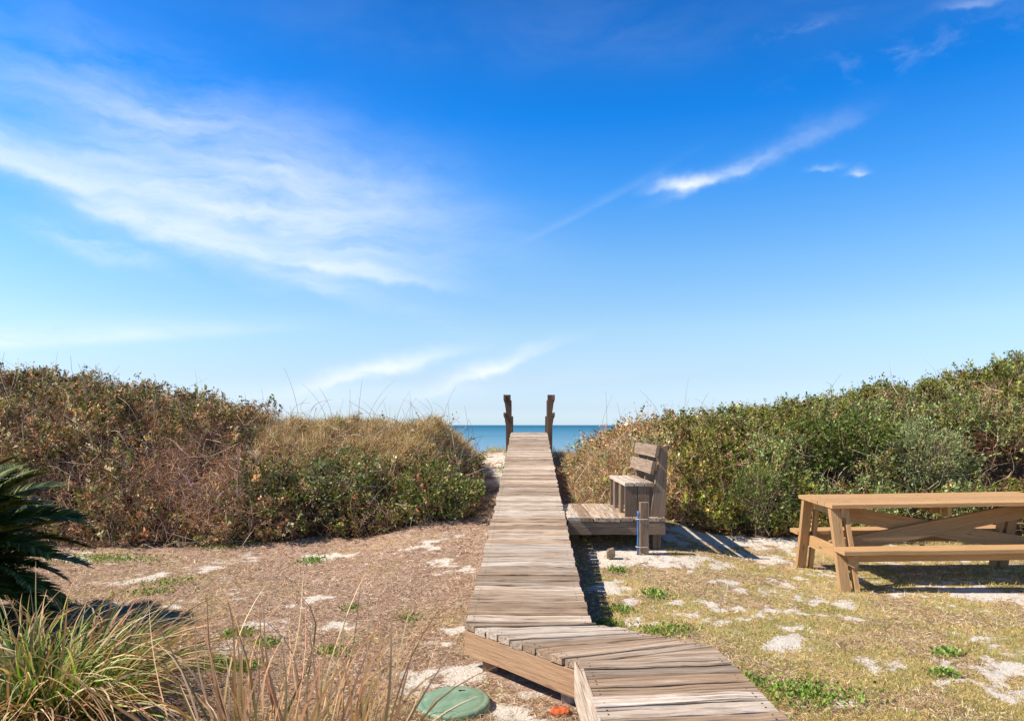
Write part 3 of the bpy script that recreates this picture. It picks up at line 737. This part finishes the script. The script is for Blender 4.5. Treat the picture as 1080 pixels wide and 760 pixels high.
def sample_canopy(side, n, ymax):
    """points spread evenly over the scrub's outer surface: position, normal"""
    out = []; got = 0
    while got < n:
        m = n*4
        X = rng.uniform(-9.6, -.35, m) if side < 0 else rng.uniform(.8, 9.8, m)
        Y = rng.uniform(7.4, ymax, m); e = .05
        z, h = canopy(X, Y); zx, _ = canopy(X+e, Y); zy, _ = canopy(X, Y+e)
        gx = (zx-z)/e; gy = (zy-z)/e; w = np.sqrt(1+gx**2+gy**2)
        k = (h > .05) & (rng.uniform(0, 5, m) < np.minimum(w, 5)) & (np.abs(X/Y) < .86)
        hol = np.exp(-(((X-6.6)/.62)**2+((z+.50)/.30)**2)**2)*(Y < 10.3)+.95*np.exp(-(((X-4.2)/.26)**2+((z+.50)/.17)**2)**2)*(Y < 10)
        k &= rng.uniform(0, 1, m) > hol*1.05
        N = unit(np.stack([-gx, -gy, np.ones_like(gx)], -1)); N = N[k]
        Pk = np.stack([X, Y, z], -1)[k]; out.append(np.concatenate([Pk, N, h[k][:, None]], 1)); got += k.sum()
    o = np.concatenate(out)[:n]
    # steep walls: spread vertically as well
    return o[:, :3], o[:, 3:6], o[:, 6]
def uv(P): return CX+F*P[:, 0]/P[:, 1], HY-F*P[:, 2]/P[:, 1]

def build_scrub(side):
    ns = 32000 if side < 0 else 35000; per = 12
    P, N, h = sample_canopy(side, ns, 12.4 if side < 0 else 13.0)
    depth = rng.exponential(.13, ns).clip(0, .5)
    # puff the surface into leafy clumps
    cl = fbm(P[:, 0]*3.2, P[:, 1]*3.2, P[:, 2]*3.2, 101, 3)
    P2 = P+N*((cl-.5)*.80-depth)[:, None]
    u, v = uv(P2); zone = fbm(P[:, 0]*1.1, P[:, 1]*1.1, P[:, 2]*1.1, 131, 3)
    if side < 0:
        brown = np.exp(-(((u-195)/105)**2+((v-500)/62)**2)**1.5); brown = np.maximum(brown, .75*np.exp(-(((u-60)/100)**2+((v-560)/60)**2)))
        tawny = smooth(240, 310, u)*smooth(505, 478, v)
        dens = .95-.97*brown-.93*tawny; dens *= .15+1.1*smooth(.38, .55, cl)
    else:
        tawny = smooth(760, 660, u)*.9; brown = smooth(760, 640, u)*smooth(460, 510, v)
        hole = np.exp(-(((u-1070)/55)**2+((v-492)/26)**2)); hole = np.maximum(hole, .9*np.exp(-(((u-880)/30)**2+((v-488)/20)**2)))
        dens = 1.0-.55*tawny-.3*brown-.8*hole; dens *= .2+1.0*smooth(.38, .54, cl)
    keep = rng.uniform(0, 1, ns) < dens
    P2, N2, cl, zone, u, v = P2[keep], N[keep], cl[keep], zone[keep], u[keep], v[keep]; n = len(P2)
    # every sprig: a short twig with leaves set along it
    SD = unit(N2*.8+rng.normal(0, .5, (n, 3))+np.array([0, 0, .35])); SL = rng.uniform(.08, .26, n); kind = rng.uniform(0, 1, n)
    sprig = curve_paths(P2, SD, SL, 4, .35); ssz = rng.lognormal(0, .28, n); tone = rng.normal(1.08, .38, n).clip(.3, 2.1)
    tt = rng.uniform(.15, 1.05, (n, per)); P3 = P2[:, None]+(sprig[:, -1]-P2)[:, None]*tt[:, :, None]+rng.normal(0, .012, (n, per, 3))
    D = (SD[:, None]*.55+rng.normal(0, .62, (n, per, 3))).reshape(-1, 3); P3 = P3.reshape(-1, 3)
    r_ = lambda a: np.repeat(a, per, 0)
    cl, zone, u, v = r_(cl), r_(zone), r_(u), r_(v); rs = r_(rng.uniform(0, 1, n)); n3 = n*per
    if side < 0:
        col = pal(LEFTG, [3, 3, 2, 2, 1.5], n)
        kb = (rng.uniform(0, 1, n) < .30); col[kb] = pal(BROWN, [1, 1, 1, 1], kb.sum()); col = r_(col)
        gp = (rs < .5*np.exp(-(((u-420)/110)**2+((v-525)/40)**2)))  # fresher leaves low near the walk
        col[gp] = pal([(.13, .17, .035), (.20, .23, .06), (.08, .10, .025)], [1, 1, 1], gp.sum())
        size = rng.uniform(.020, .046, n3)
    else:
        col = r_(pal(GREEN, [4, 4, 2, 1.6, .4], n))
        kb = rs < np.maximum(.035, smooth(750, 640, u)*.75); col[kb] = pal(BROWN+STRAW[:2], [1, 1, 1, 1, 1, 1], kb.sum())
        ks = (zone > .56) & (rs > .4); col[ks] = pal([(.27, .32, .13), (.20, .25, .09)], [1, 1], ks.sum())
        ky = (zone < .40) & (rs > .8); col[ky] = pal([(.34, .30, .06), (.36, .24, .07)], [1, 1], ky.sum())
        size = rng.uniform(.020, .044, n3)
    col = col*r_(tone)[:, None]*rng.normal(1, .12, (n3, 1)).clip(.5, 1.5); size = size*r_(ssz)
    V = Veg(); V.leaves(P3, D, size, np.clip(r_(rng.uniform(.16, .40, n)), .1, .5)[:, None], col)
    root = empty('dune_thicket', (-4.5 if side < 0 else 4.5, 9.5, -1.3))
    tag(root, 'tangled brown and olive scrub covering the dune left of the boardwalk' if side < 0 else 'dense green leafy scrub covering the dune right of the boardwalk', 'thicket', kind='stuff')
    org = tuple(root.location)
    V.build('foliage', M_leaf, root, org)['kind'] = 'stuff'
    # twigs
    nt = 24000 if side < 0 else 16000
    P, N, h = sample_canopy(side, nt*2, 12.2 if side < 0 else 12.6); u, v = uv(P)
    if side < 0:
        brown = np.exp(-(((u-195)/115)**2+((v-505)/65)**2)**1.5); w = .3+.7*np.maximum(brown, .6*smooth(130, 40, u))
    else:
        w = .2+.8*smooth(790, 700, u)
    k = rng.uniform(0, 1, len(P)) < w; P, N, u, v = P[k][:nt], N[k][:nt], u[k][:nt], v[k][:nt]; n = len(P)
    D = unit(N*.45+rng.normal(0, .75, (n, 3))+np.array([0, 0, .35])); L = rng.uniform(.12, .42, n)
    st = P-N*rng.uniform(.0, .28, n)[:, None]-D*L[:, None]*.4
    T = Veg(); T.tubes(sprig, rng.uniform(.0014, .0028, len(sprig)), pal(BROWN, [1, 1, 1, 1], len(sprig)))
    T.tubes(curve_paths(st, D, L, 6, .45), rng.uniform(.002, .0045, n), pal(BROWN+[(.50, .38, .28)], [3, 3, 2, 2, 2], n))
    # long pale vines
    nv = 650 if side < 0 else 260
    P, N, h = sample_canopy(side, nv, 10.6); D = unit(rng.normal(0, 1, (nv, 3))*np.array([1, .4, .8])+N*.3)
    T.tubes(curve_paths(P+N*.05, D, rng.uniform(.25, .75, nv), 10, .7), rng.uniform(.003, .0065, nv), pal([(.42, .32, .24), (.50, .41, .32), (.30, .2, .14)], [2, 1, 2], nv))
    T.build('twigs', M_twig, root, org)['kind'] = 'stuff'
    # dune grass
    ng = 42000 if side < 0 else 16000
    P, N, h = sample_canopy(side, ng*3, 12.4 if side < 0 else 12.8); u, v = uv(P)
    w = (smooth(245, 330, u)*smooth(520, 470, v)*.9+.03 + .5*smooth(455, 500, u)) if side < 0 else (smooth(770, 670, u)*.9+.02)
    k = rng.uniform(0, 1, len(P)) < w; P, N, u = P[k][:ng], N[k][:ng], u[k][:ng]; n = len(P)
    tuft = unit(np.stack([fbm(P[:, 0]*2.5, P[:, 1]*2.5, 0, 5, 2)-.5, fbm(P[:, 0]*2.5, P[:, 1]*2.5, 4, 6, 2)-.5, .12+0*u], -1))
    D = unit(tuft*.5+rng.normal(0, .42, (n, 3))+np.array([.02, -.1, .9])); L = rng.uniform(.10, .30, n)
    gc = pal(STRAW+[(.30, .28, .10), (.22, .22, .08)], [4, 3, 3, 3, 1, .6], n)
    R = Veg(); sd = unit(np.cross(D, rng.normal(size=(n, 3))))
    R.ribbons(curve_paths(P-N*.08, D, L, 4, .5, .5), rng.uniform(.005, .013, n), sd, gc*.8, gc*1.15)
    R.build('dry_grass', M_blade, root, org)['kind'] = 'stuff'
build_scrub(-1); build_scrub(1)

def stalks():
    # tall dry grass stalks against the sky
    V0 = Veg(); K = 10; t = np.linspace(0, 1, K)
    def stalk(lean, head):
        V = Veg(); p = np.stack([lean*t**2.2, .02*np.sin(t*3), t], -1)[None]
        V.tubes(p, np.array([.0042]), np.array([[.20, .15, .09]]), .35)
        if head:
            n = 22; tt = rng.uniform(.0, .25, n); Pn = np.stack([lean*tt**2.2, 0*tt, tt], -1)
            V.leaves(Pn, unit(rng.normal(0, .6, (n, 3))+np.array([0, 0, 1])), rng.uniform(.03, .07, n), np.full((n, 1), .12), pal(STRAW, [1, 1, 1, 1], n))
        return V
    protos = [(.25, 1), (-.22, 0), (.08, 1), (-.45, 1), (.02, 0)]
    meshes = []
    spots = [(316, 388), (345, 404), (352, 408), (368, 410), (377, 400), (391, 418), (402, 418), (247, 432), (258, 434), (281, 410), (417, 412), (418, 440), (426, 420), (432, 422), (437, 415), (445, 420), (452, 420), (467, 407), (474, 425), (495, 428), (330, 420), (386, 400), (460, 430), (410, 428)]
    sr = [(631, 417), (640, 412), (655, 425), (668, 420), (700, 412), (712, 426), (690, 430), (722, 398), (735, 412), (762, 418), (648, 430), (678, 436)]
    first = {}; made = ([], [])
    for lst, side in ((spots, 0), (sr, 1)):
        for i, (px, ty) in enumerate(lst):
            Y = rng.uniform(10.4, 11.6); X = (px-CX)/F*Y
            c, h = canopy(np.array([X]), np.array([Y])); z0 = float(c[0])-.1; top = (HY-ty)/F*Y; H = max(top-z0, .25)
            k = (i*3+side) % 5
            if k not in first:
                o = stalk(*protos[k]).build('grass_stalk', M_twig); first[k] = o.data
            else: o = link(bpy.data.objects.new('grass_stalk', first[k]))
            o.location = (X, Y, z0); o.scale = (1, 1, H) if H < .9 else (H, H, H); o.rotation_euler = (0, 0, rng.uniform(-.5, .5)+(math.pi if rng.uniform() < .3 else 0))
            made[side].append(o)
    words = ['first', 'second', 'third', 'fourth', 'fifth', 'sixth', 'seventh', 'eighth', 'ninth', 'tenth', 'eleventh', 'twelfth', 'thirteenth', 'fourteenth', 'fifteenth', 'sixteenth', 'seventeenth', 'eighteenth', 'nineteenth', 'twentieth', 'twenty-first', 'twenty-second', 'twenty-third', 'twenty-fourth', 'twenty-fifth']
    for side in (0, 1):
        for k, o in enumerate(sorted(made[side], key=lambda q: q.location.x/q.location.y)):
            tag(o, '%s thin dry grass stalk from the left on the ridge %s of the boardwalk' % (words[k], ('left', 'right')[side]), 'grass stalk', 'tall stalks on the %s ridge' % ('left', 'right')[side])
stalks()

def shrub(label, px, py, Y, rx, rz, cols, w, n, leaf=(.03, .055), ratio=(.25, .4)):
    X = (px-CX)/F*Y; z = (HY-py)/F*Y; gz = float(ground_z(np.array([X]), np.array([Y]))[0])
    root = empty('leafy_shrub', (X, Y, gz)); tag(root, label, 'shrub', 'leafy shrubs at the foot of the thickets')
    d = unit(rng.normal(size=(n, 3))); rr = 1-rng.exponential(.18, n).clip(0, .7)
    lump = fbm(d[:, 0]*2.2+px, d[:, 1]*2.2, d[:, 2]*2.2, 7, 3)
    P = d*(rr*(.1+1.6*lump))[:, None]*np.array([rx, rx*.8, rz])+np.array([X, Y, z])
    k = (P[:, 2] > gz+.02) & (rng.uniform(0, 1, n) < smooth(.3, .5, fbm(P[:, 0]*6, P[:, 1]*6, P[:, 2]*6, 3, 2))); P = P[k]; d = d[k]; m = len(P)
    V = Veg(); V.leaves(P, unit(d+rng.normal(0, .6, (m, 3))+np.array([0, 0, .3])), rng.uniform(*leaf, m), rng.uniform(*ratio, m)[:, None], pal(cols, w, m))
    V.build('foliage', M_leaf, root, (X, Y, gz))
    ns = 60; e = unit(rng.normal(size=(ns, 3))*np.array([1, 1, .5])+np.array([0, 0, .9])); end = np.array([X, Y, z])+e*np.array([rx, rx*.8, rz])*.95
    s0 = np.array([X, Y, gz-.03])+rng.normal(0, .06, (ns, 3))*np.array([1, 1, .2]); t = np.linspace(0, 1, 7)[None, :, None]
    pth = s0[:, None]*(1-t)+end[:, None]*t+rng.normal(0, .03, (ns, 7, 3))*np.sin(t*3.1)
    T = Veg(); T.tubes(pth, rng.uniform(.004, .009, ns), pal([(.30, .22, .16), (.2, .13, .09)], [1, 1], ns)); T.build('stems', M_twig, root, (X, Y, gz))
FRESH = [(.14, .18, .035), (.23, .26, .07), (.08, .10, .025)]
shrub('shrub with bright yellow green leaves in the left thicket, nearest the boardwalk', 456, 524, 8.6, .62, .42, FRESH, [2, 2, 1], 3600)
shrub('shrub with pale grey green leaves at the middle of the left thicket', 365, 512, 8.8, .75, .40, [(.18, .23, .09), (.27, .31, .15), (.11, .14, .05)], [2, 2, 1], 3400)
shrub('dark leaved shrub in the left thicket beside the bare brown twigs', 285, 522, 8.6, .5, .42, [(.11, .13, .04), (.16, .18, .06), (.06, .08, .025)], [2, 1, 1], 3200)
shrub('feathery silver green shrub above the picnic table in the right thicket', 975, 480, 8.9, .6, .46, [(.26, .31, .13), (.34, .38, .19), (.17, .21, .07)], [2, 1, 1], 7500, (.03, .06), (.10, .16))
shrub('upright fine leaved green shrub just left of the picnic table', 800, 528, 8.5, .5, .46, [(.16, .20, .05), (.24, .27, .09), (.09, .12, .03)], [2, 1, 1], 5500, (.03, .06), (.12, .2))
shrub('dark broad leaved shrub at the centre of the right thicket', 890, 470, 9.3, .65, .45, [(.07, .11, .02), (.12, .16, .03), (.18, .20, .05)], [2, 2, 1], 6000, (.035, .06))

def palm():
    X, Y = -3.99, 4.75; root = empty('sago_palm', (X, Y, -1.46)); tag(root, 'big dark green feathery palm spilling in at the left edge of the lawn', 'palm')
    # trunk
    k = 20; V = []; zs = np.linspace(-.05, .62, 12)
    for i, z in enumerate(zs):
        for j in range(k):
            t = 2*math.pi*j/k; r_ = .17*(1+.12*((i+j) % 2)); V.append((r_*math.cos(t), r_*math.sin(t), z))
    Fq = [(i*k+j, i*k+(j+1) % k, (i+1)*k+(j+1) % k, (i+1)*k+j) for i in range(11) for j in range(k)]
    np_mesh('trunk', V, [np.array(Fq), np.array([list(range(11*k, 12*k))])], {}, simple_mat('palm_trunk_bark', (.10, .07, .045), .9, .1, .5, 25), root)
    datas = []
    for var in range(4):
        L = [.98, 1.04, .90, 1.0][var]; droop = [.8, 1.1, .5, 1.4][var]; K = 24; t = np.linspace(0, 1, K)
        ang = .75-droop*t**1.3*.9; dx = np.cos(ang); dz = np.sin(ang); st = L/(K-1)
        rx = np.concatenate([[0], np.cumsum(dx[1:]*st)]); rz = np.concatenate([[0], np.cumsum(dz[1:]*st)])
        path = np.stack([rx, .03*np.sin(t*4+var), rz], -1)
        Vg = Veg(); Vg.tubes(path[None], np.array([.011]), np.array([[.16, .16, .05]]), .3)
        n = 70
        for sgn in (-1, 1):
            tt = np.linspace(.1, .995, n)+rng.normal(0, .003, n); tt = tt.clip(0, 1)
            p = np.stack([np.interp(tt, t, path[:, i]) for i in range(3)], -1); tan = unit(np.stack([np.interp(tt, t, np.cos(ang)), 0*tt, np.interp(tt, t, np.sin(ang))], -1))
            side = np.array([0, sgn, 0.]); nor = unit(np.cross(tan, side))*sgn; nor = np.where(nor[:, 2:3] < 0, -nor, nor)
            ll = .21*np.sin((.08+.92*tt)*math.pi*.93)**.55+.02
            d = unit(tan*(.55+.5*tt[:, None])+side[None]*.95+nor*.42+rng.normal(0, .05, (n, 3)))
            ti = np.linspace(0, 1, 4)[None, :, None]; pp = p[:, None]+d[:, None]*ll[:, None, None]*ti-np.array([0, 0, 1])*(ti**2)*ll[:, None, None]*.22
            wd = unit(np.cross(d, nor)); c = pal([(.04, .065, .012), (.08, .115, .018), (.17, .21, .04)], [3, 2, 1], n, .15)
            Vg.ribbons(pp, np.full(n, .029), wd, c, c*1.15)
        V_ = np.concatenate(Vg.V); me = np_mesh('frond', V_, [np.concatenate(Vg.Q)], {'col': np.concatenate(Vg.C)}, M_palm, root); datas.append(me)
    i = 0
    for ring, (cnt, tilt) in enumerate(((12, .72), (18, .48), (22, .22), (22, -.05), (22, -.35), (20, -.7))):
        for j in range(cnt):
            if i < 4: o = datas[i]
            else: o = datas[[0, 1, 2, 3][i % 4]].copy(); COL.objects.link(o); o.parent = root
            o.location = (0, 0, .60-.04*ring); a = 2*math.pi*(j+rng.uniform(-.3, .3))/cnt+ring
            o.rotation_euler = Euler((rng.normal(0, .15), -tilt+.1+rng.normal(0, .08), a)); s_ = rng.uniform(.76, .94); o.scale = (s_, s_, s_); i += 1
palm()

def clump(name, label, cat, X, Y, n, spread, Lr, cols0, cols1, w0, lean=.6, wid=(.005, .010), droop=.9, dirx=0.0, K=9, gz=-1.46, tipdir=None):
    a = rng.uniform(0, 2*np.pi, n); r_ = np.sqrt(rng.uniform(0, 1, n))
    P = np.stack([r_*spread*np.cos(a), r_*spread*.8*np.sin(a), 0*a], -1)
    D = unit(np.stack([np.cos(a)*lean*r_+dirx, np.sin(a)*lean*r_, 1+0*a], -1)+rng.normal(0, .14, (n, 3)))
    L = rng.uniform(*Lr, n); pth = curve_paths(P, D, L, K, .28, 0)
    t = np.linspace(0, 1, K)[None, :]; out = unit(D*np.array([1, 1, 0])+1e-4); dr = droop*rng.uniform(.3, 1.2, n)[:, None]*L[:, None]
    pth[..., 2] -= dr*t**2.3*.8; pth[..., 0] += dr*t**2*out[:, 0:1]*.6; pth[..., 1] += dr*t**2*out[:, 1:2]*.6
    pth[..., 2] = np.maximum(pth[..., 2], .01+.02*rng.uniform(0, 1, (n, 1)))
    c0 = pal(cols0, w0, n); tm = (r_ > .68) & (rng.uniform(0, 1, n) < .5); c0[tm] = pal([(.46, .28, .14), (.34, .22, .09)], [1, 1], tm.sum()); c1 = pal(cols1, [1]*len(cols1), n)
    side = unit(np.cross(D, rng.normal(size=(n, 3))))
    V = Veg(); kink = rng.uniform(0, 1, n) < .3; pth[kink, -3:, 2] -= rng.uniform(.02, .10, kink.sum())[:, None]*np.array([.3, .8, 1.2]); pth[kink, -3:, 0] += rng.normal(0, .04, (kink.sum(), 1))*np.array([.3, .8, 1.2])
    V.ribbons(pth, rng.uniform(*wid, n), side, c0, c1, tpow=rng.uniform(.5, 3.4, n)**(1 if n > 500 else .6))
    o = V.build(name, M_blade); o.location = (X, Y, gz-.01); tag(o, label, cat); return o
TIP = [(.62, .34, .19), (.72, .46, .28), (.48, .22, .11), (.78, .58, .38)]
clump('grass_clump', 'thick clump of arching green grass with dry tan tips in the lower left corner', 'grass clump', -2.40, 3.45, 1500, .40, (.32, .94), [(.09, .26, .012), (.18, .38, .02), (.04, .11, .010), (.34, .21, .09)], TIP, [3, 3, 3, 1.2], .8, (.008, .019), .75)
clump('dry_grass_clump', 'sparse clump of upright dry tan blades at the bottom edge left of the green lid', 'grass clump', -.95, 2.85, 150, .46, (.40, .98), [(.20, .20, .05), (.52, .32, .18), (.34, .19, .10), (.14, .19, .04)], TIP, [1, 3, 1.5, .9], .36, (.009, .017), .18)

def ground_cover():
    V = Veg()
    # sample ground evenly in the picture's depth
    def pts(n, x0, x1, y0, y1):
        Y = 1/rng.uniform(1/y1, 1/y0, n); X = rng.uniform(-1, 1, n)*.78*Y
        k = (X > x0) & (X < x1); return X[k], Y[k]
    X, Y = pts(330000, -9, 9, 2.6, 9.6); Xc = rng.uniform(-.9, 1.3, 26000); Yc = rng.uniform(9.4, 15.8, 26000); kc = np.abs(Xc-axisx(Yc)) > .37; X = np.concatenate([X, Xc[kc]]); Y = np.concatenate([Y, Yc[kc]])
    onwalk = ((np.abs(X-axisx(Y)) < .36) & (Y > 4.1)) | ((X > .36) & (X < 1.1) & (Y < 3.6)) | ((Y > 3.4) & (Y < 4.2) & (X > -.25) & (X < 1.05) & ((Y-4.15) > -1.1*(X+.288)) & ((Y-4.17) < -.75*(X-.48)))
    s, g, d = cover(X, Y); n = len(X)
    pr = np.clip(1-s*1.05, .05, 1)*np.clip(1-.5*d, 0, 1)*np.where(onwalk, 0, 1)
    k = rng.uniform(0, 1, n) < pr; X, Y, s, g, d = X[k], Y[k], s[k], g[k], d[k]; n = len(X); Z = ground_z(X, Y)
    P = np.stack([X, Y, Z+.001+.014*rng.uniform(0, 1, n)**2], -1); a = rng.uniform(0, 2*np.pi, n)
    upr = np.where(rng.uniform(0, 1, n) < g*1.1, rng.uniform(.5, 2.2, n), rng.uniform(.0, .35, n))
    D = unit(np.stack([np.cos(a), np.sin(a), upr], -1)); L = np.where(upr > .5, rng.uniform(.014, .042, n), rng.uniform(.02, .085, n))*np.interp(Y, [3, 8], [.8, 1.25])
    col = pal([(.44, .28, .18), (.62, .46, .34), (.20, .11, .06), (.80, .66, .50)], [3, 3, 3.6, 2.6], n, .35)
    gr = rng.uniform(0, 1, n) < g*1.2
    col[gr] = pal([(.70, .54, .24), (.56, .39, .15), (.38, .38, .08), (.20, .28, .04), (.22, .13, .05)], [3, 3, 2.6, 1.1, 1.8], gr.sum())
    V.ribbons(curve_paths(P, D, L, 3, .5, .3), rng.uniform(.0014, .0042, n)*np.interp(Y, [3, 8], [.85, 1.5]), unit(np.cross(D, rng.normal(size=(n, 3))+np.array([0, 0, 1.2]))), col*.9, col*1.1)
    o = V.build('ground_litter', M_blade); tag(o, 'dry brown litter and short straw coloured grass over the sandy lawn', 'dry grass', kind='stuff')
    # low green weeds
    V = Veg(); W_ = [(850, 735, .42, .10, 900), (845, 733, .22, .08, 500), (650, 612, .10, .05, 320), (690, 632, .10, .05, 380), (655, 648, .1, .05, 300), (700, 668, .25, .05, 500), (640, 662, .15, .05, 300), (1000, 690, .10, .03, 260), (995, 711, .09, .03, 240), (250, 670, .12, .05, 420), (225, 702, .16, .05, 700), (280, 680, .1, .04, 300), (330, 592, .14, .1, 420), (160, 625, .3, .06, 300), (95, 590, .5, .12, 800), (130, 592, .5, .1, 500), (240, 578, .4, .15, 700), (350, 688, .1, .04, 200), (255, 704, .12, .04, 400), (530, 505, .12, .3, 250), (180, 615, .3, .08, 300), (600, 480, .2, .5, 250), (40, 640, .3, .1, 300), (370, 645, .08, .05, 120), (430, 655, .1, .05, 100), (790, 720, .12, .05, 300)]
    for (px, py, rx, ry, n) in W_:
        n = int(n*.7)
        cx, cy = G(px, py, -1.46 if py > 560 else -.95); X = cx+rng.normal(0, rx*.5, n); Y = cy+rng.normal(0, ry*1.1, n)
        ok = ~((np.abs(X-axisx(Y)) < .42) & (Y > 4.1)); X, Y = X[ok], Y[ok]; n = len(X)
        if not n: continue
        a = rng.uniform(0, 6.28, n); D = unit(np.stack([np.cos(a), np.sin(a), rng.uniform(.3, 1.8, n)], -1)); Z = ground_z(X, Y)
        V.leaves(np.stack([X, Y, Z+rng.uniform(0, .025, n)], -1), D, rng.uniform(.014, .034, n), rng.uniform(.18, .4, n)[:, None], pal([(.14, .23, .04), (.22, .33, .06), (.32, .36, .10)], [2, 2, 1], n))
    o = V.build('low_weeds', M_leaf); tag(o, 'patches of low bright green weeds growing through the dry litter', 'weeds', kind='stuff')
    # crest grass beside the far end of the walk
    V = Veg(); n = 2600; X = np.concatenate([rng.uniform(-.6, -.08, n//2), rng.uniform(.85, 2.2, n//2)]); Y = rng.uniform(13.0, 16.2, n)
    k = rng.uniform(0, 1, n) < smooth(.45, .6, fbm(X*3, Y*2, 0, 15, 2)); X, Y = X[k], Y[k]; n = len(X)
    D = unit(rng.normal(0, .4, (n, 3))+np.array([0, 0, 1])); c = pal(STRAW+[(.30, .33, .08)], [2, 2, 1, 1, 4], n)
    V.ribbons(curve_paths(np.stack([X, Y, ground_z(X, Y)], -1), D, rng.uniform(.06, .26, n), 4, .4, .4), rng.uniform(.005, .01, n), unit(np.cross(D, rng.normal(size=(n, 3)))), c, c)
    o = V.build('crest_grass', M_blade); tag(o, 'thin yellow green grass on the sandy crest beside the far end of the boardwalk', 'grass', kind='stuff')
ground_cover()
